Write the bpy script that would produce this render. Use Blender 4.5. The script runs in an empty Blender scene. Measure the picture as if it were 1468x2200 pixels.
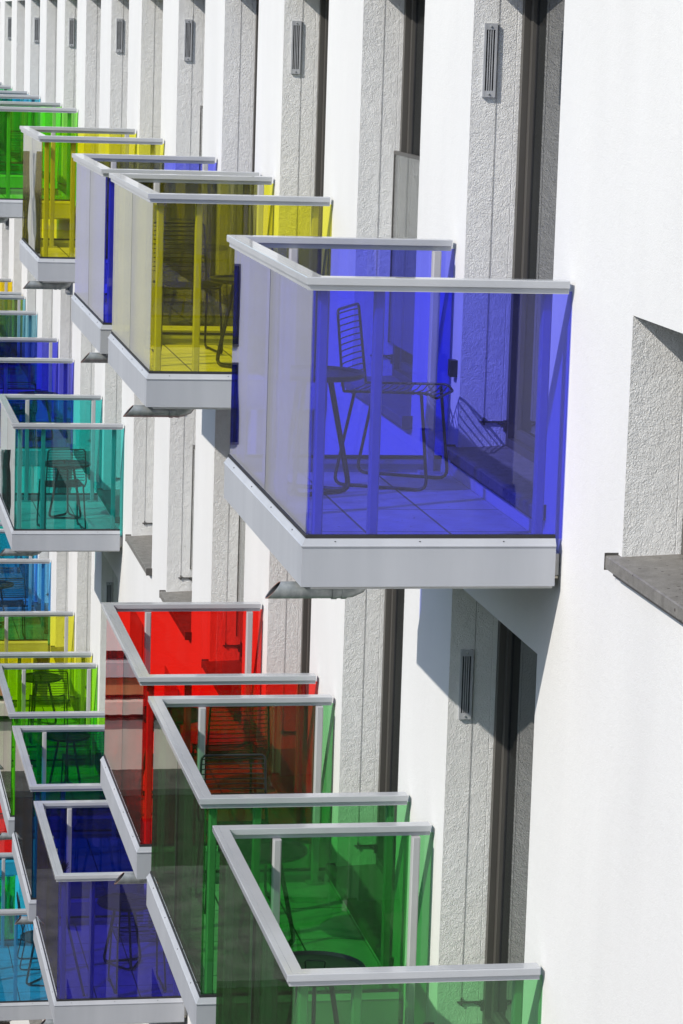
import bpy, math, random
from mathutils import Vector, Matrix
random.seed(7)
scene = bpy.context.scene
C = scene.collection

# ------------------------------------------------------------------ camera
# X runs away along the facade, Y out of the facade, Z up; origin on the facade plane
CAM_W = 3.0496
yaw, pitch, roll, F_PX = .1822, .1622, .0310, 6310.0
cy, sy, cp, sp, cr, sr = math.cos(yaw), math.sin(yaw), math.cos(pitch), math.sin(pitch), math.cos(roll), math.sin(roll)
Fv = Vector((cy * cp, -sy * cp, -sp)); R0 = Vector((-sy, -cy, 0)); U0 = R0.cross(Fv)
Rv = cr * R0 + sr * U0; Uv = -sr * R0 + cr * U0
cam_d = bpy.data.cameras.new('camera'); cam = bpy.data.objects.new('camera', cam_d); C.objects.link(cam)
m = Matrix((Rv, Uv, -Fv)).transposed().to_4x4(); m.translation = Vector((0, CAM_W, 0)); cam.matrix_world = m
cam_d.sensor_fit = 'VERTICAL'; cam_d.sensor_height = 36; cam_d.lens = F_PX / 2200 * 36
cam_d.clip_start = .1; cam_d.clip_end = 2000
scene.camera = cam

# ------------------------------------------------------------------ light
SUN = Vector((.525, -1.08, -.935)).normalized()
elev = math.asin(-SUN.z); rot = math.atan2(-SUN.x, -SUN.y)
w = bpy.data.worlds.new('World'); scene.world = w; w.use_nodes = True
nt = w.node_tree; bg = nt.nodes['Background']
sk = nt.nodes.new('ShaderNodeTexSky'); sk.sky_type = 'NISHITA'; sk.sun_disc = False
sk.sun_elevation = elev; sk.sun_rotation = rot; sk.air_density = 1.0; sk.dust_density = .6
nt.links.new(sk.outputs[0], bg.inputs[0]); bg.inputs[1].default_value = .15; scene.cycles.use_denoising = True
sd = bpy.data.lights.new('sun', 'SUN'); sd.energy = 3.95; sd.angle = math.radians(.53); sd.color = (1, .945, .86)
so = bpy.data.objects.new('sun', sd); C.objects.link(so)
so.rotation_euler = SUN.to_track_quat('-Z', 'Y').to_euler()
scene.view_settings.view_transform = 'Standard'; scene.view_settings.look = 'None'
scene.view_settings.exposure = .22; scene.view_settings.gamma = 1
scene.cycles.transparent_max_bounces = 40; scene.cycles.max_bounces = 12
scene.cycles.glossy_bounces = 6; scene.cycles.sample_clamp_indirect = 4

# ------------------------------------------------------------------ materials
def new_mat(name):
    m = bpy.data.materials.new(name); m.use_nodes = True
    return m, m.node_tree, m.node_tree.nodes['Principled BSDF']
def N(nt, t, **k):
    n = nt.nodes.new(t)
    for a, b in k.items(): setattr(n, a, b)
    return n
def mathn(nt, op, a, b=None):
    n = N(nt, 'ShaderNodeMath', operation=op)
    for i, v in enumerate((a, b)):
        if v is None: continue
        if isinstance(v, (int, float)): n.inputs[i].default_value = v
        else: nt.links.new(v, n.inputs[i])
    return n.outputs[0]
def ramp(nt, src, stops):
    r = N(nt, 'ShaderNodeValToRGB'); e = r.color_ramp.elements
    e[0].position, e[0].color = stops[0][0], (*stops[0][1], 1)
    e[1].position, e[1].color = stops[-1][0], (*stops[-1][1], 1)
    for p, c in stops[1:-1]:
        x = e.new(p); x.color = (*c, 1)
    nt.links.new(src, r.inputs[0]); return r.outputs[0]
def tex(nt, kind, scale, detail=2, rough=.5, scl=None):
    tc = N(nt, 'ShaderNodeTexCoord'); n = N(nt, kind)
    src = tc.outputs['Object']
    if scl:
        mp = N(nt, 'ShaderNodeMapping'); mp.inputs['Scale'].default_value = scl
        nt.links.new(src, mp.inputs[0]); src = mp.outputs[0]
    nt.links.new(src, n.inputs['Vector']); n.inputs['Scale'].default_value = scale
    if kind == 'ShaderNodeTexNoise': n.inputs['Detail'].default_value = detail; n.inputs['Roughness'].default_value = rough
    return n
def bump(nt, p, h, strength, dist):
    b = N(nt, 'ShaderNodeBump'); b.inputs['Strength'].default_value = strength; b.inputs['Distance'].default_value = dist
    nt.links.new(h, b.inputs['Height']); nt.links.new(b.outputs[0], p.inputs['Normal'])
def varied(name, lo, hi, scale, rough=.6, bs=0, bd=.001, bscale=None, metallic=0, scl=None, detail=4, spec=.5):
    m, nt, p = new_mat(name)
    n = tex(nt, 'ShaderNodeTexNoise', scale, detail, .6, scl)
    nt.links.new(ramp(nt, n.outputs[0], [(.3, lo), (.7, hi)]), p.inputs['Base Color'])
    p.inputs['Roughness'].default_value = rough; p.inputs['Metallic'].default_value = metallic; p.inputs['Specular IOR Level'].default_value = spec
    if bs:
        b = tex(nt, 'ShaderNodeTexNoise', bscale or scale * 4, 3)
        bump(nt, p, b.outputs[0], bs, bd)
    return m

def plaster_smooth():
    m, nt, p = new_mat('smooth white render')
    n = tex(nt, 'ShaderNodeTexNoise', 1.3, 5, .6, (1, 1, .35))
    nt.links.new(ramp(nt, n.outputs[0], [(.3, (.61, .607, .60)), (.7, (.665, .662, .653))]), p.inputs['Base Color'])
    p.inputs['Roughness'].default_value = .85
    a = tex(nt, 'ShaderNodeTexNoise', 150, 3, .6); b = tex(nt, 'ShaderNodeTexNoise', 22, 3, .6)
    h = mathn(nt, 'ADD', mathn(nt, 'MULTIPLY', a.outputs[0], .8), mathn(nt, 'MULTIPLY', b.outputs[0], 1.1))
    bump(nt, p, h, .8, .0022)
    return m
def plaster_rough():
    m, nt, p = new_mat('coarse roughcast render')
    n = tex(nt, 'ShaderNodeTexNoise', 9, 5, .6)
    nt.links.new(ramp(nt, n.outputs[0], [(.3, (.69, .69, .68)), (.7, (.76, .76, .75))]), p.inputs['Base Color'])
    p.inputs['Roughness'].default_value = .9
    a = tex(nt, 'ShaderNodeTexNoise', 150, 3, .55); a.inputs['Distortion'].default_value = .8
    b = tex(nt, 'ShaderNodeTexNoise', 30, 3, .6)
    h = mathn(nt, 'ADD', a.outputs[0], mathn(nt, 'MULTIPLY', b.outputs[0], .9))
    bump(nt, p, h, 1.0, .0068)
    return m
WHITE = plaster_smooth(); ROUGH = plaster_rough()
ALU = varied('satin anodised aluminium', (.375, .39, .415), (.425, .44, .465), 3, .26)
ALUF = varied('powder coated pale fascia metal', (.34, .355, .385), (.395, .41, .44), 5, .42, scl=(1, 1, .12), detail=5)
POSTM = varied('pale aluminium post', (.37, .37, .385), (.42, .42, .435), 4, .45)
FRAME = varied('brown grey window metal', (.066, .062, .057), (.086, .081, .074), 6, .45, metallic=.1, scl=(1, 1, .2))
SILL = varied('brown grey sill sheet', (.13, .125, .115), (.19, .18, .17), 14, .5, metallic=.1)
def sill_mat():
    m, nt, p = new_mat('weathered sill sheet')
    n = tex(nt, 'ShaderNodeTexNoise', 16, 6, .7); c = ramp(nt, n.outputs[0], [(.3, (.12, .112, .10)), (.5, (.17, .162, .148)), (.75, (.24, .23, .21))])
    v = tex(nt, 'ShaderNodeTexVoronoi', 20); sp_ = ramp(nt, v.outputs['Distance'], [(.10, (.14, .08, .06)), (.15, (1, 1, 1))])
    v2 = tex(nt, 'ShaderNodeTexNoise', 230, 2); s2 = ramp(nt, v2.outputs[0], [(.30, (.45, .42, .4)), (.42, (1, 1, 1))])
    a = N(nt, 'ShaderNodeMixRGB', blend_type='MULTIPLY'); a.inputs[0].default_value = 1; nt.links.new(c, a.inputs[1]); nt.links.new(sp_, a.inputs[2])
    b = N(nt, 'ShaderNodeMixRGB', blend_type='MULTIPLY'); b.inputs[0].default_value = 1; nt.links.new(a.outputs[0], b.inputs[1]); nt.links.new(s2, b.inputs[2])
    nt.links.new(b.outputs[0], p.inputs['Base Color']); p.inputs['Roughness'].default_value = .55
    bump(nt, p, n.outputs[0], .4, .002); return m
SILL = sill_mat()
BLACK = varied('black powder coated steel', (.012, .012, .013), (.022, .022, .024), 20, .4)
ZINC = varied('weathered zinc pipe', (.20, .22, .22), (.38, .40, .40), 22, .42, metallic=.45, scl=(1, 1, .5))
RUST = varied('rusty pipe lip', (.16, .06, .04), (.28, .13, .09), 40, .8)
SOFFIT = varied('painted soffit board', (.55, .55, .54), (.62, .62, .61), 2, .8)
PLY = varied('timber slab edge', (.42, .38, .28), (.52, .47, .36), 12, .8)
VENTM = varied('grey vent metal', (.34, .35, .37), (.42, .43, .45), 10, .45)
VDARK = varied('dark vent inside', (.02, .02, .022), (.03, .03, .032), 5, .8)
STEEL = varied('bright screw steel', (.55, .55, .55), (.7, .7, .7), 30, .25, metallic=.8)
RUBBER = varied('dark rubber seal', (.015, .015, .018), (.025, .025, .028), 10, .7)
BRISTLE = varied('dark bristles', (.02, .018, .016), (.05, .04, .035), 60, .9)

al = ALU.node_tree.nodes['Principled BSDF']; al.inputs['Coat Weight'].default_value = .7; al.inputs['Coat Roughness'].default_value = .07
def paver():
    m, nt, p = new_mat('pale concrete pavers')
    tc = N(nt, 'ShaderNodeTexCoord'); br = N(nt, 'ShaderNodeTexBrick')
    nt.links.new(tc.outputs['Object'], br.inputs[0])
    br.inputs['Scale'].default_value = 1; br.inputs['Brick Width'].default_value = .58; br.inputs['Row Height'].default_value = .36
    br.inputs['Mortar Size'].default_value = .006; br.inputs['Mortar Smooth'].default_value = .2; br.offset = 0
    br.inputs['Color1'].default_value = (.66, .65, .62, 1); br.inputs['Color2'].default_value = (.58, .57, .54, 1)
    br.inputs['Mortar'].default_value = (.10, .10, .09, 1)
    n = tex(nt, 'ShaderNodeTexNoise', 7, 6, .65)
    mx = N(nt, 'ShaderNodeMixRGB', blend_type='MULTIPLY'); mx.inputs[0].default_value = .8
    nt.links.new(br.outputs[0], mx.inputs[1])
    nt.links.new(ramp(nt, n.outputs[0], [(.3, (.72, .70, .66)), (.65, (1, 1, 1))]), mx.inputs[2])
    # scattered crumbs
    v = tex(nt, 'ShaderNodeTexVoronoi', 16); v.inputs['Randomness'].default_value = 1
    sp_ = ramp(nt, v.outputs['Distance'], [(.05, (.12, .10, .08)), (.09, (1, 1, 1))])
    mx2 = N(nt, 'ShaderNodeMixRGB', blend_type='MULTIPLY'); mx2.inputs[0].default_value = 1
    nt.links.new(mx.outputs[0], mx2.inputs[1]); nt.links.new(sp_, mx2.inputs[2])
    nt.links.new(mx2.outputs[0], p.inputs['Base Color']); p.inputs['Roughness'].default_value = .75
    return m
PAVER = paver()

def glass(name, tint, wavy=0.0, f0=.045, dust_veil=.0055):
    """thin sheet: Schlick reflection over a coloured transparent body; each face takes the square root of the tint"""
    m = bpy.data.materials.new(name); m.use_nodes = True; nt = m.node_tree; nt.nodes.clear()
    out = N(nt, 'ShaderNodeOutputMaterial'); mix = N(nt, 'ShaderNodeMixShader')
    tr = N(nt, 'ShaderNodeBsdfTransparent'); gl = N(nt, 'ShaderNodeBsdfGlossy')
    tr.inputs[0].default_value = (*[max(c, 0) ** .5 for c in tint], 1)
    gl.inputs['Roughness'].default_value = .004; gl.inputs[0].default_value = (1, 1, 1, 1)
    g = N(nt, 'ShaderNodeNewGeometry'); vm = N(nt, 'ShaderNodeVectorMath', operation='DOT_PRODUCT')
    nt.links.new(g.outputs['Incoming'], vm.inputs[0]); nt.links.new(g.outputs['Normal'], vm.inputs[1])
    c = mathn(nt, 'ABSOLUTE', vm.outputs['Value'])
    f = mathn(nt, 'POWER', mathn(nt, 'SUBTRACT', 1.0, c), 5.0)
    f = mathn(nt, 'ADD', mathn(nt, 'MULTIPLY', f, 1 - f0), f0)
    nt.links.new(f, mix.inputs[0]); nt.links.new(tr.outputs[0], mix.inputs[1]); nt.links.new(gl.outputs[0], mix.inputs[2])
    if wavy:
        n = tex(nt, 'ShaderNodeTexNoise', 2.1, 0, .5, (1.07, 1, 1.35)); n.inputs['Distortion'].default_value = .3; b = N(nt, 'ShaderNodeBump')
        b.inputs['Strength'].default_value = 1; b.inputs['Distance'].default_value = wavy
        nt.links.new(n.outputs[0], b.inputs['Height']); nt.links.new(b.outputs[0], gl.inputs['Normal'])
    # thin dusty film with rain streaks; its pale tone also imitates a reflected veil
    df = N(nt, 'ShaderNodeBsdfDiffuse'); df.inputs[0].default_value = (.62, .60, .56, 1); m2 = N(nt, 'ShaderNodeMixShader')
    s1 = tex(nt, 'ShaderNodeTexNoise', 16, 4, .6, (1, 1, .06)); s2 = tex(nt, 'ShaderNodeTexNoise', 3.5, 4, .6); s3 = tex(nt, 'ShaderNodeTexVoronoi', 21)
    k = mathn(nt, 'MULTIPLY', mathn(nt, 'POWER', s1.outputs[0], 3.0), s2.outputs[0])
    dots = ramp(nt, s3.outputs['Distance'], [(.03, (1, 1, 1)), (.06, (0, 0, 0))])
    fac = mathn(nt, 'ADD', mathn(nt, 'ADD', mathn(nt, 'MULTIPLY', k, dust_veil*14), dust_veil), mathn(nt, 'MULTIPLY', dots, dust_veil*10))
    nt.links.new(fac, m2.inputs[0]); nt.links.new(mix.outputs[0], m2.inputs[1]); nt.links.new(df.outputs[0], m2.inputs[2])
    nt.links.new(m2.outputs[0], out.inputs[0])
    return m
CLEAR = glass('clear guard glass', (.80, .84, .82))
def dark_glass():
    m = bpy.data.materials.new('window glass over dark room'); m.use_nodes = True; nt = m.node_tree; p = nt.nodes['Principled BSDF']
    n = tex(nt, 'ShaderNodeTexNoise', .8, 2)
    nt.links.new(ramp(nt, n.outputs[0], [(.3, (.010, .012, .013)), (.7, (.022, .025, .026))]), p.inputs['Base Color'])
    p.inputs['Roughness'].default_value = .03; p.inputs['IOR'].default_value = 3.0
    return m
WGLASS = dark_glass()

# ------------------------------------------------------------------ mesh builder
class MB:
    def __init__(s): s.v = []; s.f = []; s.mi = []; s.sm = []
    def add(s, vs, fs, mi=0, smooth=False):
        o = len(s.v); s.v += [tuple(x) for x in vs]
        for f in fs: s.f.append(tuple(i + o for i in f)); s.mi.append(mi); s.sm.append(smooth)
    def box(s, x0, x1, y0, y1, z0, z1, mi=0, c=0):
        if x0 > x1: x0, x1 = x1, x0
        if y0 > y1: y0, y1 = y1, y0
        if z0 > z1: z0, z1 = z1, z0
        if not c:
            s.add([(x0,y0,z0),(x1,y0,z0),(x1,y1,z0),(x0,y1,z0),(x0,y0,z1),(x1,y0,z1),(x1,y1,z1),(x0,y1,z1)],
                  [(0,3,2,1),(4,5,6,7),(0,1,5,4),(1,2,6,5),(2,3,7,6),(3,0,4,7)], mi); return
        # vertical bar with chamfered vertical edges
        pts = [(x0+c,y0),(x1-c,y0),(x1,y0+c),(x1,y1-c),(x1-c,y1),(x0+c,y1),(x0,y1-c),(x0,y0+c)]
        vs = [(x,y,z0) for x,y in pts] + [(x,y,z1) for x,y in pts]; n = 8
        s.add(vs, [tuple(range(n-1,-1,-1)), tuple(range(n,2*n))] + [(i,(i+1)%n,n+(i+1)%n,n+i) for i in range(n)], mi)
    def tube(s, pts, r, n=8, mi=0, caps=True, smooth=True):
        pts = [Vector(p) for p in pts]; rings = []; prev = None
        for i, p in enumerate(pts):
            a = pts[max(i-1,0)]; b = pts[min(i+1,len(pts)-1)]; d = (b-a).normalized()
            if prev is None:
                prev = d.orthogonal().normalized()
            prev = (prev - d * prev.dot(d)).normalized(); q = d.cross(prev)
            rr = r[i] if isinstance(r, (list, tuple)) else r
            k = 1.0
            if 0 < i < len(pts)-1:
                k = 1 / max(.5, math.cos(.5 * (p-a).angle(b-p)))
            rings.append([p + (prev*math.cos(t)+q*math.sin(t))*rr*(k if k < 1.3 else 1.3) for t in [2*math.pi*j/n for j in range(n)]])
        vs = [x for rg in rings for x in rg]; fs = []
        for i in range(len(rings)-1):
            for j in range(n): fs.append((i*n+j, i*n+(j+1)%n, (i+1)*n+(j+1)%n, (i+1)*n+j))
        s.add(vs, fs, mi, smooth)
        if caps:
            s.add(rings[0], [tuple(range(n-1,-1,-1))], mi); s.add(rings[-1], [tuple(range(n))], mi)
    def lathe(s, prof, cx, cy, n=40, mi=0):
        vs = [(cx+r*math.cos(2*math.pi*j/n), cy+r*math.sin(2*math.pi*j/n), z) for r, z in prof for j in range(n)]; fs = []
        for i in range(len(prof)-1):
            for j in range(n): fs.append((i*n+j, i*n+(j+1)%n, (i+1)*n+(j+1)%n, (i+1)*n+j))
        s.add(vs, fs, mi, False)
    def build(s, name, mats, parent=None):
        me = bpy.data.meshes.new(name); me.from_pydata(s.v, [], s.f)
        for m in (mats if isinstance(mats, (list, tuple)) else [mats]): me.materials.append(m)
        me.polygons.foreach_set('material_index', s.mi); me.polygons.foreach_set('use_smooth', s.sm); me.update()
        o = bpy.data.objects.new(name, me); C.objects.link(o)
        if parent: o.parent = parent
        return o
def empty(name, loc=(0,0,0), rz=0):
    o = bpy.data.objects.new(name, None); C.objects.link(o); o.location = loc; o.rotation_euler = (0,0,rz); o.empty_display_size = .2
    return o
def tag(o, label, cat, group=None):
    o['label'] = label; o['category'] = cat
    if group: o['group'] = group
    return o
def bend(pts, r, n=4):
    """polyline with rounded corners"""
    pts = [Vector(p) for p in pts]; out = [pts[0]]
    for i in range(1, len(pts)-1):
        a, b, c = pts[i-1], pts[i], pts[i+1]; d0 = (a-b); d1 = (c-b)
        rr = min(r, d0.length*.45, d1.length*.45); p0 = b+d0.normalized()*rr; p1 = b+d1.normalized()*rr
        for k in range(n+1):
            t = k/n; out.append(p0*(1-t)**2 + b*2*t*(1-t) + p1*t*t)
    out.append(pts[-1]); return out

# ------------------------------------------------------------------ measurements
STOREY, PITCH, FAR0, OPEN_L = 2.884, 2.808, 13.547, 1.685
LINTEL, SILLZ = .30, -1.99
RAILZ, BAL_U0, BAL_L, BAL_D = -.967, 11.496, 2.306, 1.10
GROUND = -15.1
def zrow(r): return -STOREY * (r - 1)

# ------------------------------------------------------------------ setting
g = MB(); g.add([(-150,0.0,GROUND),(400,0.0,GROUND),(400,400,GROUND),(-150,400,GROUND),(-150,-200,GROUND),(400,-200,GROUND)], [(0,1,2,3),(4,5,1,0)])
ASPH = varied('dark worn asphalt', (.014, .012, .010), (.026, .021, .018), 2.5, .95, spec=.08)
go = g.build('ground', ASPH); go['kind'] = 'structure'
PAVE = varied('grey stone paving', (.035, .035, .032), (.075, .072, .066), 1.8, .9, spec=.1)
g = MB(); g.box(44.5, 51, 2, 40, GROUND+.004, GROUND+.12); g.box(56.4, 57.98, 2, 40, GROUND+.004, GROUND+.13)
o = g.build('pavement', PAVE); o['kind'] = 'structure'

# ------------------------------------------------------------------ apartment building
bld = empty('apartment_building', (0, 0, GROUND))
tag(bld, 'long white rendered apartment block with tall recessed windows between smooth piers', 'building')
def bpart(mb, name, mats, parent=None):
    o = mb.build(name, mats); p = parent or bld
    o.parent = p; o.matrix_parent_inverse = Matrix.Identity(4)
    if p is bld: o.location = (0, 0, -GROUND)
    return o
openings = []           # (col, row, near, far, bottom, top)
for r in (1, 2, 3, 4, 5):
    for c in range(0, 16):
        far = FAR0 + PITCH * c
        openings.append((c, r, far - OPEN_L, far, SILLZ + zrow(r), LINTEL + zrow(r)))
NICHE = (-1, 1, 10.635 - OPEN_L, 10.635, SILLZ, -1.02)
openings.append(NICHE)
JD = -.34
wall = MB()
us = sorted(set([-6.0, 57.99] + [o[2] for o in openings] + [o[3] for o in openings]))
zs = sorted(set([GROUND, 3.2] + [o[4] for o in openings] + [o[5] for o in openings]))
def is_open(u, z):
    return any(o[2] < u < o[3] and o[4] < z < o[5] for o in openings)
for i in range(len(us)-1):
    for j in range(len(zs)-1):
        if is_open((us[i]+us[i+1])/2, (zs[j]+zs[j+1])/2): continue
        wall.add([(us[i],0,zs[j]),(us[i+1],0,zs[j]),(us[i+1],0,zs[j+1]),(us[i],0,zs[j+1])], [(3,2,1,0)], 0)
rng = random.Random(3)
for c, r, n0, f0, b, t in openings:
    # far jamb with a slightly uneven arris, near jamb, head, base, and the plaster stop bead near the frame
    steps = 60 if (r == 1 and c < 3) or c < 0 or (r == 2 and c < 2) else 14
    for k in range(steps):
        z0 = b + (t-b)*k/steps; z1 = b + (t-b)*(k+1)/steps
        wall.add([(f0,0,z0),(f0,0,z1),(f0,-.208,z1),(f0,-.208,z0)], [(0,1,2,3)], 1)
    wall.add([(f0,-.208,b),(f0,-.208,t),(f0+.0025,-.2105,t),(f0+.0025,-.2105,b)], [(0,1,2,3)], 1)
    wall.add([(f0+.0025,-.2105,b),(f0+.0025,-.2105,t),(f0,-.213,t),(f0,-.213,b)], [(0,1,2,3)], 1)
    wall.add([(f0,-.213,b),(f0,-.213,t),(f0,JD,t),(f0,JD,b)], [(0,1,2,3)], 1)
    wall.add([(n0,0,b),(n0,JD,b),(n0,JD,t),(n0,0,t)], [(0,1,2,3)], 1)
    wall.add([(n0,0,t),(n0,JD,t),(f0,JD,t),(f0,0,t)], [(0,1,2,3)], 1)
    wall.add([(n0,0,b),(f0,0,b),(f0,JD,b),(n0,JD,b)], [(0,1,2,3)], 1)
# solid top, back and ends so that the block has its thickness
wall.add([(-6,0,3.2),(57.99,0,3.2),(57.99,-11,3.2),(-6,-11,3.2)], [(0,1,2,3)], 0)
wall.add([(-6,-11,GROUND),(-6,0,GROUND),(-6,0,3.2),(-6,-11,3.2)], [(0,1,2,3)], 0)
wall.add([(57.99,-11,GROUND),(57.99,0,GROUND),(57.99,0,3.2),(57.99,-11,3.2)], [(3,2,1,0)], 0)
wall.add([(-6,-11,GROUND),(57.99,-11,GROUND),(57.99,-11,3.2),(-6,-11,3.2)], [(0,1,2,3)], 0)
bpart(wall, 'wall', [WHITE, ROUGH])

# one window in local coordinates: x=0 at the far jamb (negative towards the camera), z=0 at opening bottom
def rect_frame(mb, x0, x1, z0, z1, y0, y1, wd):
    mb.box(x0, x0+wd, y0, y1, z0, z1); mb.box(x1-wd, x1, y0, y1, z0, z1)
    mb.box(x0+wd, x1-wd, y0+.001, y1-.001, z1-wd, z1); mb.box(x0+wd, x1-wd, y0+.001, y1-.001, z0, z0+wd)
def window_meshes(H, sl=OPEN_L):
    d = {}
    f = MB(); b0 = .055
    rect_frame(f, -sl+.001, -.001, b0, H-.001, -.305, -.232, .046)
    for x0, x1 in ((-sl+.055, -sl*.5-.004), (-sl*.5+.004, -.055)):
        rect_frame(f, x0, x1, b0+.05, H-.05, -.315, -.262, .044)
    d['window'] = f
    g = MB()
    for x0, x1 in ((-sl+.098, -sl*.5-.047), (-sl*.5+.047, -.098)): g.box(x0, x1, -.295, -.285, b0+.093, H-.093)
    d['pane'] = g
    for a, b_ in ((-sl+.0475, -sl+.0548), (-.0548, -.0475)): f.box(a, b_, -.300, -.290, b0+.05, H-.05, 1)
    for a, b_ in ((-sl+.0985, -sl+.1035), (-.1035, -.0985)): f.box(a, b_, -.2845, -.279, b0+.1, H-.1, 1)
    s = MB(); e = .046
    # sloped sill sheet with a turned down nose and upstands at both ends
    x0, x1 = -sl-e, e
    prof = [(-.24, .060), (.046, .046), (.052, .042), (.052, -.004), (.046, -.004), (.046, .034), (-.24, .048)]
    vs = [(x, y, z) for x in (x0, x1) for y, z in prof]; n = len(prof)
    # inside the recess the sheet is narrower than its nose
    vs = [((-sl+.002 if x == x0 else -.002) if y < 0 else x, y, z) for x, y, z in vs]
    s.add(vs, [(0,1,2,3,4,5,6), tuple(range(2*n-1, n-1, -1))] + [(i, n+i, n+(i+1)%n, (i+1)%n) for i in range(n)], 0)
    s.box(x0-.003, x0, .001, .055, -.010, .056, 1); s.box(x1, x1+.003, .001, .055, -.010, .056, 1)
    s.box(x0+.06, x1-.06, .003, .036, -.022, .030, 1)
    d['sill'] = s
    cb = MB(); cb.tube([(-.0025, -.121, .17), (-.0025, -.121, H-.002)], .0009, 6)
    d['guide_wire'] = cb
    br = MB()
    br.box(-.012, -.003, -.232, -.100, .170, .178); br.box(-.020, -.001, -.231, -.218, .13, .182)
    br.tube([(-.010,-.228,.150),(-.008,-.19,.168)], .004, 6); br.box(-.013,-.0025,-.125,-.117,.158,.195)
    d['bracket'] = br
    return d
WMATS = {'window': [FRAME, RUBBER], 'pane': WGLASS, 'sill': [SILL, FRAME], 'guide_wire': RUBBER, 'bracket': FRAME}
H1 = LINTEL - SILLZ
wm = {k: v for k, v in window_meshes(H1).items()}
wmesh = {}
guard = MB(); guard.box(-OPEN_L+.012, -.012, -.212, -.204, .255, 1.315)
guard_rail = MB(); guard_rail.box(-OPEN_L+.004, -.004, -.217, -.199, 1.315, 1.335); guard_rail.box(-.012, -.002, -.215, -.200, .250, 1.315); guard_rail.box(-OPEN_L+.002, -OPEN_L+.012, -.215, -.200, .250, 1.315)
def link_copy(o, parent, loc=(0,0,0)):
    c = o.copy(); C.objects.link(c); c.parent = parent; c.location = loc; return c
proto_w = {k: v.build(k, WMATS[k]) for k, v in wm.items()}
proto_w['guard_panel'] = guard.build('guard_panel', CLEAR); proto_w['guard_rail'] = guard_rail.build('guard_rail', FRAME)
used_w = set()
def place(key, parent, loc):
    if key in used_w: return link_copy(proto_w[key], parent, loc)
    used_w.add(key); o = proto_w[key]; o.parent = parent; o.location = loc; return o
BALC = {(1,0),(1,2),(1,3),(1,5),(1,8),(1,10),(1,12),(2,0),(2,1),(2,2),(2,6),(2,8),(2,10),(2,11),(3,4),(3,5),(3,6),(3,7),(3,9),(3,10),(4,7),(4,9),(5,11)}
VIS = {1: range(0, 14), 2: range(0, 14), 3: range(4, 14), 4: range(6, 12), 5: range(9, 13)}
for r in (1, 2, 3, 4, 5):
    for c in range(0, 16):
        if c not in VIS[r]: 
            pass
        u = FAR0 + PITCH * c; z = SILLZ + zrow(r) - GROUND
        wn = place('window', bld, (u, 0, z))
        place('pane', wn, (0,0,0))
        if c not in VIS[r]: continue
        place('sill', wn, (0,0,0)); place('guide_wire', wn, (0,0,0)); place('bracket', wn, (0,0,0))
        if (r, c) not in BALC:
            place('guard_panel', wn, (0,0,0)); place('guard_rail', wn, (0,0,0))
# the short window at the right edge
nm = window_meshes(NICHE[5]-NICHE[4])
wn = nm['window'].build('window', [FRAME, RUBBER]); wn.parent = bld; wn.location = (NICHE[3], 0, NICHE[4]-GROUND)
for k in ('pane', 'sill'):
    o = nm[k].build(k, WMATS[k]); o.parent = wn

# vents high on every second far jamb: plate with four bars, dark behind
v = MB()
hw, hh = .031, .171
v.box(-.016, -.0005, -hw, -hw+.010, -hh, hh); v.box(-.016, -.0005, hw-.010, hw, -hh, hh)
v.box(-.0155, -.0005, -hw+.010, hw-.010, hh-.030, hh); v.box(-.0155, -.0005, -hw+.010, hw-.010, -hh, -hh+.030)
v.box(-.003, -.0006, -hw+.010, hw-.010, -hh+.030, hh-.030, 1)
for k in range(3):
    y = -hw+.010 + (k+1)*(2*hw-.020)/4
    v.box(-.0145, -.004, y-.0022, y+.0022, -hh+.030, hh-.030)
vent0 = v.build('vent', [VENTM, VDARK])
s = MB(); s.lathe([(.0, .006), (.004, .005), (.0055, 0)], 0, 0, 10); screw0 = s.build('screw', STEEL)
first = True
for r in (1, 2, 3):
    for c in range(0, 14, 2):
        if r == 3 and c < 4: continue
        loc = (FAR0 + PITCH*c, -.082, -.113 + zrow(r) - (0.10 if r > 1 else 0) - GROUND)
        if first: vo = vent0; vo.parent = bld; vo.location = loc
        else: vo = link_copy(vent0, bld, loc)
        for zz in (hh-.015, -hh+.015):
            if first and zz > 0: so_ = screw0; so_.parent = vo
            else: so_ = screw0.copy(); C.objects.link(so_); so_.parent = vo
            so_.location = (-.0155, 0, zz); so_.rotation_euler = (0, -math.pi/2, 0)
        first = False

# ------------------------------------------------------------------ balconies
def sweep(mb, prof, wend, mi=0, L=BAL_L, D=BAL_D):
    """closed profile of (inset, z) carried round the three open sides, mitred"""
    n = len(prof); vs = []
    for o, z in prof: vs.append((o, wend, z))
    for o, z in prof: vs.append((o, D-o, z))
    for o, z in prof: vs.append((L-o, D-o, z))
    for o, z in prof: vs.append((L-o, wend, z))
    fs = []
    for k in range(3):
        for i in range(n): fs.append((k*n+i, k*n+(i+1)%n, (k+1)*n+(i+1)%n, (k+1)*n+i))
    fs += [tuple(range(n-1,-1,-1)), tuple(range(3*n, 4*n))]
    mb.add(vs, fs, mi)
GZ, FZ, FLOORZ = -1.057, -1.256, -1.127
rail = MB()
sweep(rail, [(.002,0),(0,-.003),(0,-.030),(.012,-.0305),(.012,-.054),(.056,-.054),(.056,-.0305),(.074,-.030),(.074,-.003),(.072,0),(.0275,0),(.0265,-.002),(.0255,0)], .022)
fasc = MB()
sweep(fasc, [(.046,GZ+.002),(.026,GZ-.004),(.014,GZ-.026),(.010,GZ-.030),(.010,GZ-.035),(.014,GZ-.038),(.014,FZ),(.030,FZ),(.030,GZ-.03),(.046,GZ-.03)], .030)
for k in range(3):   # small screw heads on the lip
    for q in ((.25+.35*k),):
        fasc.box(.0185, .0215, q-.003, q+.003, GZ-.015, GZ-.012, 1)
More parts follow.
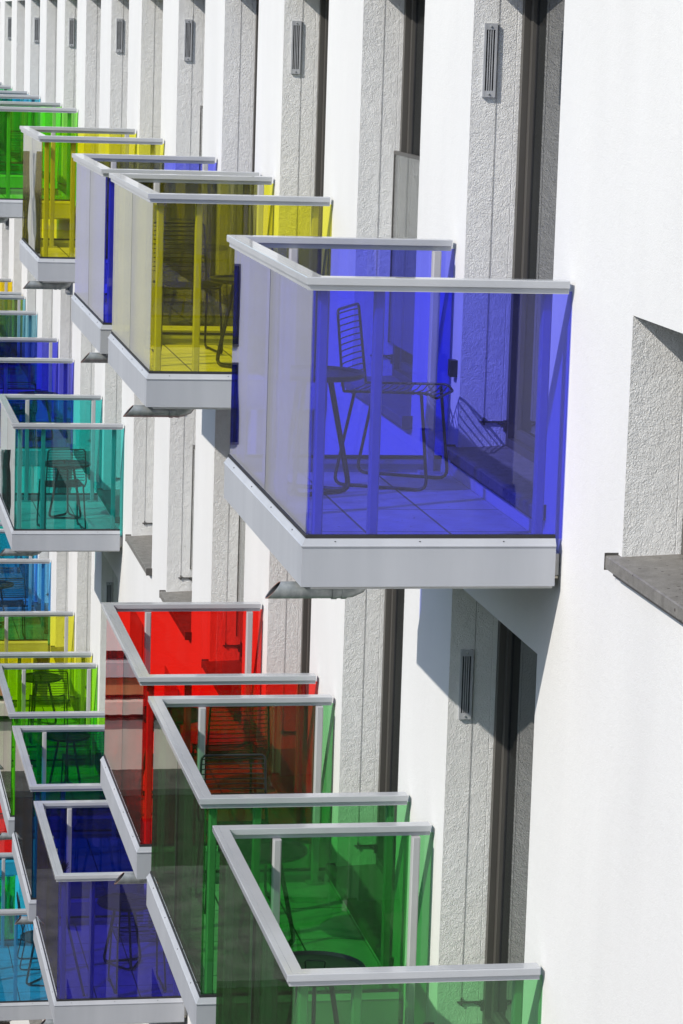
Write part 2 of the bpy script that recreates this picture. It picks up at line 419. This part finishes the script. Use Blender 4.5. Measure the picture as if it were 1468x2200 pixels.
for k in range(4):
    fasc.box(.3+.57*k, .306+.57*k, BAL_D-.0215, BAL_D-.0175, GZ-.016, GZ-.011, 1)
slab = MB(); slab.box(.050, BAL_L-.050, .004, BAL_D-.050, FLOORZ-.09, FLOORZ, 0)
soff = MB(); soff.box(.034, BAL_L-.034, .012, BAL_D-.034, FLOORZ-.100, FLOORZ-.0915, 0); soff.box(.05, BAL_L-.05, .03, BAL_D-.06, FLOORZ-.145, FLOORZ-.101, 1)
seal = MB(); sweep(seal, [(.030,GZ+.012),(.030,GZ-.002),(.050,GZ-.002),(.050,GZ+.012)], .03)
seal.box(BAL_L/2-.0028, BAL_L/2+.0028, BAL_D-.0465, BAL_D-.0335, GZ+.0125, -.056)
gi0, gi1 = .034, .046
near_p = MB(); near_p.box(gi0, gi1, .004, BAL_D-gi0-.001, GZ-.005, -.045)
far_p = MB(); far_p.box(BAL_L-gi1, BAL_L-gi0, .004, BAL_D-gi0-.001, GZ-.005, -.045)
fr_a = MB(); fr_a.box(gi1+.004, BAL_L/2-.003, BAL_D-gi1, BAL_D-gi0, GZ-.005, -.045)
fr_b = MB(); fr_b.box(BAL_L/2+.003, BAL_L-gi1-.004, BAL_D-gi1, BAL_D-gi0, GZ-.005, -.045)
def post_mb(x, y, wx, wy):
    p = MB(); p.box(x-wx/2, x+wx/2, y-wy/2, y+wy/2, FLOORZ+.012, -.055, 0, .006)
    p.box(x-wx/2-.012, x+wx/2+.012, y-wy/2-.03, y+wy/2+.03, FLOORZ+.001, FLOORZ+.012)
    return p
posts = []
for x in (.076, BAL_L-.076):
    for y in (.098, .79, 1.018): posts.append(post_mb(x, y, .048, .040))
for x in (BAL_L*.5-.19, BAL_L*.5+.19): posts.append(post_mb(x, BAL_D-.076, .040, .048))
pipe = MB()
px, pz, pr = .21, FZ-.050, .036
ring_n = 16
# horizontal spout with an oblique cut mouth, then an elbow up into the slab
vs = []
for y, cut in ((1.20, True), (1.0, False), (.885, False)):
    for j in range(ring_n):
        t = 2*math.pi*j/ring_n; zz = math.sin(t)*pr
        vs.append((px+math.cos(t)*pr, y - (cut and (zz+pr)*.85 or 0), pz+zz))
fs = [(i*ring_n+j, i*ring_n+(j+1)%ring_n, (i+1)*ring_n+(j+1)%ring_n, (i+1)*ring_n+j) for i in range(2) for j in range(ring_n)]
pipe.add(vs, fs, 0, True)
vs2 = []
for rr in (pr, pr-.003):
    for j in range(ring_n):
        t = 2*math.pi*j/ring_n; zz = math.sin(t)*pr
        vs2.append((px+math.cos(t)*rr, 1.2005-(zz+pr)*.85, pz+math.sin(t)*rr))
pipe.add(vs2, [(j, (j+1)%ring_n, ring_n+(j+1)%ring_n, ring_n+j) for j in range(ring_n)], 1)
vin = [(x*1 if False else px+(x-px)*.9, y-.004, pz+(z-pz)*.9) for x, y, z in vs]
pipe.add(vin, [tuple(reversed(f)) for f in fs], 2, True)
pipe.tube([(px,.925,pz),(px,.905,pz)], pr+.004, ring_n); pipe.tube([(px,.885,pz),(px,.865,pz)], pr+.003, ring_n)
pipe.tube([(px,.88,pz),(px,.845,pz+.004),(px,.815,pz+.018),(px,.795,pz+.045),(px,.79,pz+.10)], pr, ring_n)
sock = MB(); sock.box(BAL_L-.190, BAL_L-.130, 0.001, .035, -.645, -.565)

def clr(name, *t): return glass(name, t), glass(name + ' front', t, wavy=.0004, f0=.20, dust_veil=.0006)
TINTS = {
 'blue': clr('cobalt blue glass', .195, .215, 1.0), 'yellow': clr('yellow glass', .92, .88, .065), 'red': clr('red glass', 1.0, .020, .012),
 'green': clr('bottle green glass', .24, .65, .28), 'teal': clr('teal glass', .09, .68, .63), 'cyan': clr('cyan glass', .035, .58, .85),
 'lime': clr('lime green glass', .34, .92, .035), 'petrol': clr('petrol blue glass', .018, .30, .50), 'violet': clr('deep violet blue glass', .10, .088, .66), 'navy': clr('dark navy blue glass', .11, .12, .82),
 'sky': clr('sky blue glass', .14, .58, 1.0), 'steel': clr('pale steel blue glass', .25, .58, .70), 'amber': clr('amber glass', 1.0, .70, .015),
 'grass': clr('grass green glass', .30, .92, .11), 'turq': clr('turquoise glass', .08, .56, .76), 'mint': clr('mint green glass', .23, .72, .42)}
def bshared():
    d = {'handrail': [(rail, ALU)], 'fascia': [(fasc, [ALUF, RUBBER])], 'floor_slab': [(slab, PAVER)], 'soffit': [(soff, [PLY, SOFFIT])],
         'seal': [(seal, RUBBER)], 'drain_pipe': [(pipe, [ZINC, RUST, VDARK])], 'post': [(p, POSTM) for p in posts]}
    return {k: [a.build(k, b) for a, b in v] for k, v in d.items()}
bproto = bshared(); bfirst = True
bal_things = {}
def balcony(r, c, tint, label):
    global bfirst
    u = BAL_U0 + PITCH*c; z = RAILZ + zrow(r)
    t = tag(empty('balcony', (u, 0, z)), label, 'balcony', 'coloured glass balconies on the white facade')
    for k, lst in bproto.items():
        for o in lst:
            if bfirst: o.parent = t
            else: link_copy(o, t)
    side, front = TINTS[tint]
    for mb, mt in ((near_p, side), (far_p, side), (fr_a, front), (fr_b, front)): mb.build('glass_pane', mt, t)
    bfirst = False
    if (r, c) == (1, 0): sock.build('socket_box', BLACK, t)
    bal_things[(r, c)] = t
for r, c, tint, label in [
    (1, 0, 'blue', 'large cobalt blue glass balcony nearest the camera in the top row, holding a wire chair'),
    (1, 2, 'yellow', 'yellow glass balcony of the top row just behind the large cobalt blue one'),
    (1, 3, 'blue', 'smaller cobalt blue glass balcony squeezed between two yellow ones in the top row'),
    (1, 5, 'yellow', 'far yellow glass balcony of the top row, beside the bright grass green one'),
    (1, 8, 'grass', 'bright grass green glass balcony at the upper left, cut by the picture edge'),
    (1, 10, 'turq', 'far turquoise glass balcony, only its rail edge showing behind the grass green one'),
    (1, 12, 'mint', 'farthest mint green balcony of the top row, topmost sliver at the left edge'),
    (2, 0, 'green', 'nearest bottle green glass balcony at the bottom of the picture with a round table'),
    (2, 1, 'green', 'bottle green glass balcony between the nearest green one and the red one'),
    (2, 2, 'red', 'large red glass balcony below the small wall sills'),
    (2, 6, 'teal', 'teal glass balcony at the left with chair and table inside'),
    (2, 8, 'navy', 'dark blue glass balcony directly behind the teal one'),
    (2, 10, 'steel', 'pale steel blue glass balcony behind the dark blue one of the second row'),
    (2, 11, 'amber', 'small amber yellow glass balcony at the left edge, farthest of the second row'),
    (3, 4, 'violet', 'deep violet glass balcony at the bottom left, with round table and leaning broom'),
    (3, 5, 'petrol', 'petrol blue glass balcony between the lime green one and the violet one'),
    (3, 6, 'lime', 'lime green glass balcony in front of the yellow one in the lower row'),
    (3, 7, 'yellow', 'yellow glass balcony of the lower row behind the lime green one'),
    (3, 9, 'sky', 'sky blue glass balcony beneath the teal balcony'),
    (3, 10, 'teal', 'farthest teal glass balcony of the third row, mostly hidden behind the sky blue one'),
    (4, 7, 'cyan', 'cyan glass balcony at the bottom left corner of the picture'),
    (4, 9, 'red', 'small red glass balcony at the left edge behind the cyan one'),
    (5, 11, 'lime', 'lowest lime green balcony, seen only through the cyan glass at the left edge')]:
    balcony(r, c, tint, label)

# ------------------------------------------------------------------ furniture
def chair_parts():
    d = {}; SH = .455
    s = MB()
    s.tube(bend([(-.20,-.195,SH-.012),(.20,-.195,SH+.004),(.235,-.17,SH-.022),(.235,.17,SH-.022),(.20,.195,SH+.004),(-.20,.195,SH-.012)], .05), .0062, 8)
    for k in range(13):
        x = -.19+.033*k; s.tube([(x,-.195,SH-.008+.010*(x+.2)/.4),(x,-.1,SH-.018),(x,.1,SH-.018),(x,.195,SH-.008+.010*(x+.2)/.4)], .0034, 6)
    d['seat'] = [s]
    b = MB()
    top = (-.245, .82)
    b.tube(bend([(-.20,-.195,SH-.012),(-.205,-.208,SH+.03),(top[0],-.185,top[1]),(top[0],.185,top[1]),(-.205,.193,SH+.03),(-.20,.195,SH-.012)], .03), .0068, 8)
    for k in range(11):
        t = (k+.8)/11.6; x = -.205+(top[0]+.205)*t; z = SH+.03+(top[1]-SH-.03)*t
        b.tube([(x,-.190,z),(x-.012,-.1,z),(x-.012,.1,z),(x,.190,z)], .0034, 6)
    d['backrest'] = [b]; d['leg'] = []
    for q in (-1, 1):
        l = MB(); l.tube(bend([(.17,q*.19,SH-.006),(.215,q*.205,.008),(-.235,q*.205,.008),(-.15,q*.19,SH-.012)], .05), .0078, 8)
        l.box(.12,.165,q*.205-.011,q*.205+.011,.0005,.013); l.box(-.18,-.135,q*.205-.011,q*.205+.011,.0005,.013)
        d['leg'].append(l)
    return d
def table_parts():
    d = {}; TH = .56
    t = MB(); R = .245
    t.lathe([(0,TH-.012),(R-.02,TH-.012),(R-.004,TH+.002),(R,TH),(R,TH-.014),(R-.012,TH-.024),(R-.04,TH-.020),(0,TH-.020)], 0, 0, 48)
    d['tabletop'] = [t]
    h = MB(); h.tube(bend([(-.045,0,TH-.010),(-.05,0,TH+.030),(.05,0,TH+.030),(.045,0,TH-.010)], .015), .004, 6); d['handle'] = [h]
    d['leg'] = []
    feet = [(.19*math.cos(a), .19*math.sin(a)) for a in (0.5, 2.6, 4.7)]
    for i, (x, y) in enumerate(feet):
        nx, ny = feet[(i+1) % 3]; l = MB()
        l.tube(bend([(x*.42,y*.42,TH-.021),(x,y,.011),((x+nx)/2,(y+ny)/2,.011)], .06), .0105, 8)
        l.tube(bend([(nx*.46,ny*.46,TH-.021),(nx*1.02,ny*1.02,.011),((x+nx)/2,(y+ny)/2,.0112)], .06), .0098, 8)
        d['leg'].append(l)
    return d
protos = {}
def furnish(kind, r, u, wv, rz, label, tbl=False):
    z = RAILZ + zrow(r) + FLOORZ + .001
    t = tag(empty(kind, (u, wv, z), rz), label, 'chair' if kind == 'wire_chair' else 'table',
            'black wire chairs on the balconies' if kind == 'wire_chair' else 'round black balcony tables')
    if kind not in protos:
        protos[kind] = [mb.build(k, BLACK, t) for k, l in (chair_parts() if kind == 'wire_chair' else table_parts()).items() for mb in l]
    else:
        for o in protos[kind]: link_copy(o, t)
PI = math.pi
ch = [
 (1, 13.42, .335, -PI/2-.45, 'black wire chair facing the wall in the large cobalt blue balcony'),
 (1, 18.95, .64, PI+.12, 'black wire chair seen behind yellow glass, in the nearer yellow balcony'),
 (1, 26.35, .22, PI/2, 'black wire chair partly showing in the far yellow balcony of the top row'),
 (1, 35.1, .62, .3, 'black wire chair in the bright grass green balcony at the upper left'),
 (2, 16.15, .62, PI, 'black wire chair behind the rail of the second bottle green balcony'),
 (2, 17.95, .42, .1, 'black wire chair in the red balcony'),
 (2, 28.95, .56, .1, 'black wire chair standing before the table in the teal balcony'),
 (2, 34.4, .62, 0, 'black wire chair low in the dark blue balcony behind the teal one'),
 (3, 23.30, .36, .05, 'black wire chair beside the table in the deep violet balcony'),
 (3, 29.15, .28, 0, 'black wire chair in the lime green balcony, seen through petrol blue glass'),
 (3, 31.85, .42, 0, 'black wire chair before the table in the yellow balcony of the lower row'),
 (3, 37.35, .50, 0, 'black wire chair in the sky blue balcony'),
 (4, 32.70, .42, -PI/2, 'black wire chair in the cyan balcony at the bottom left corner')]
for r, u, wv, rz, lb in ch: furnish('wire_chair', r, u, wv, rz, lb)
tb = [
 (1, 13.12, .79, 'round black table beside the chair in the large cobalt blue balcony'),
 (1, 18.05, .36, 'round black table in the yellow balcony nearest the camera in the top row'),
 (2, 13.30, .66, 'round black table with small handle in the nearest bottle green balcony'),
 (2, 15.35, .60, 'round black table in the bottle green balcony next to the red one'),
 (2, 18.55, .74, 'round black table behind the chair in the red balcony'),
 (2, 29.55, .46, 'round black table behind the chair in the teal balcony'),
 (2, 35.2, .32, 'round black table in the dark blue balcony behind the teal one'),
 (3, 23.85, .40, 'round black table in the deep violet balcony'),
 (3, 29.75, .40, 'round black table in the lime green balcony'),
 (3, 32.5, .46, 'round black table in the yellow balcony of the lower row'),
 (3, 38.1, .62, 'round black table in the sky blue balcony'),
 (4, 32.0, .44, 'round black table in the cyan balcony at the bottom left corner')]
for i, (r, u, wv, lb) in enumerate(tb): furnish('round_table', r, u, wv, i*.7, lb)

# broom leaning, bristles up, in the violet balcony
bz = RAILZ + zrow(3) + FLOORZ
br = tag(empty('broom', (23.05, .62, bz)), 'dark broom leaning bristles up in the corner of the deep violet balcony', 'broom')
st = MB(); a = Vector((0, .20, .012)); b = Vector((.95, .355, .74)); st.tube([a, b], .011, 8); st.build('stick', FRAME, br)
hd = MB(); hd.tube([b+Vector((-.06,.0,.02)), b+Vector((.06,0,.02))], .022, 8); hd.build('head', BLACK, br)
bs = MB(); rg = random.Random(5)
for k in range(160):
    p = b + Vector((rg.uniform(-.06,.06), rg.uniform(-.02,.02), .03)); q = p + Vector((rg.uniform(-.06,.06), rg.uniform(-.09,.05), rg.uniform(.05,.11)))
    bs.tube([p, q], .0018, 3, caps=False)
bs.build('bristles', BRISTLE, br)

# ------------------------------------------------------------------ block across the courtyard: unseen, added to shade the courtyard floor
opp = tag(empty('added_shade_block', (-30, 26, GROUND)), 'plain pale block across the courtyard, unseen, added to shade the courtyard floor', 'building')
OPW = varied('pale stone cladding', (.50, .49, .47), (.58, .57, .54), .8, .85)
b = MB(); b.box(0, 87.9, 0, 10, 0, 1.0-GROUND); b.build('wall', OPW, opp)
b = MB(); b.box(-.1, 88, -.12, 10.1, 1.0-GROUND+.002, 1.0-GROUND+.2); b.build('parapet', ALUF, opp)
wo = MB(); wo.box(0, 1.4, -.03, -.002, 0, 1.7); q0 = None
for i in range(24):
    for k in range(4):
        if q0 is None: o = q0 = wo.build('window', WGLASS, opp)
        else: o = q0.copy(); C.objects.link(o)
        o.location = (2+i*3.5, 0, 2.2+k*3.1)

# ------------------------------------------------------------------ courtyard wing that closes the far end (seen in the front panes)
wing = tag(empty('courtyard_wing', (58, 2.2, GROUND)), 'pale wing closing the courtyard, seen only mirrored in the balcony front glass', 'building')
WALLW = varied('pale wing render', (.60, .60, .60), (.66, .66, .65), .7, .85)
BEIGE = varied('beige plinth stone', (.46, .41, .36), (.54, .48, .43), 1.2, .8)
BROWN = varied('orange brown timber band', (.28, .12, .05), (.42, .19, .08), 3, .6, scl=(1, 6, .3))
wgm = MB(); W0, W1 = 0, 34
def G(z): return z - GROUND
wgm.box(0, 10, W0, W1, G(-12.50), G(3.2))
o = wgm.build('wall', WALLW, wing)
b = MB(); b.box(.0, 10, W0, W1, 0, G(-13.95)); b.build('plinth', BEIGE, wing)
b = MB(); b.box(.25, 10, W0+.01, W1-.01, G(-13.95), G(-12.50)); b.build('recess', VDARK, wing)
b = MB(); b.box(-.15, .25, W0, W1, G(-13.02), G(-12.72)); b.build('gutter', ALUF, wing)
b = MB(); b.box(-.05, .24, W0, W1, G(-13.40), G(-13.06)); b.build('timber_band', BROWN, wing)
b = MB(); b.box(-.20, .24, W0, W1, G(-13.78), G(-13.52)); b.build('cornice', BEIGE, wing)
b = MB(); b.box(-.05, .0, W0, W1, G(-15.1), G(-15.0)); b.build('kerb', POSTM, wing)
wpan = MB(); wpan.box(-.02, .0, 0, 1.15, 0, 1.58)
wfr = MB(); wfr.box(-.05,-.021,-.04,0,-.04,1.62); wfr.box(-.05,-.021,1.15,1.19,-.04,1.62); wfr.box(-.05,-.021,0,1.15,-.04,0); wfr.box(-.05,-.021,0,1.15,1.58,1.62)
fr0 = None
for y in (4.20, 7.0, 9.9, 12.8, 15.7, 18.6):
    for z in (-11.2, -8.23, -6.25, -3.0, -.2):
        if fr0 is None: fr0 = wfr.build('window', FRAME, wing); pa0 = wpan.build('pane', WGLASS, fr0); f_ = fr0
        else: f_ = fr0.copy(); C.objects.link(f_); p_ = pa0.copy(); C.objects.link(p_); p_.parent = f_
        f_.location = (0, y, G(z))
slot = MB(); slot.box(-.03, -.001, 0, .16, 0, 2.0)
s0 = None
for y, z in ((1.00, -4.5), (1.28, -4.5), (.45, -10.4), (.7, -10.4), (1.28, -8.0), (1.0,-8.0)):
    if s0 is None: o = s0 = slot.build('slot_window', WGLASS, wing)
    else: o = s0.copy(); C.objects.link(o)
    o.location = (0, y, G(z))
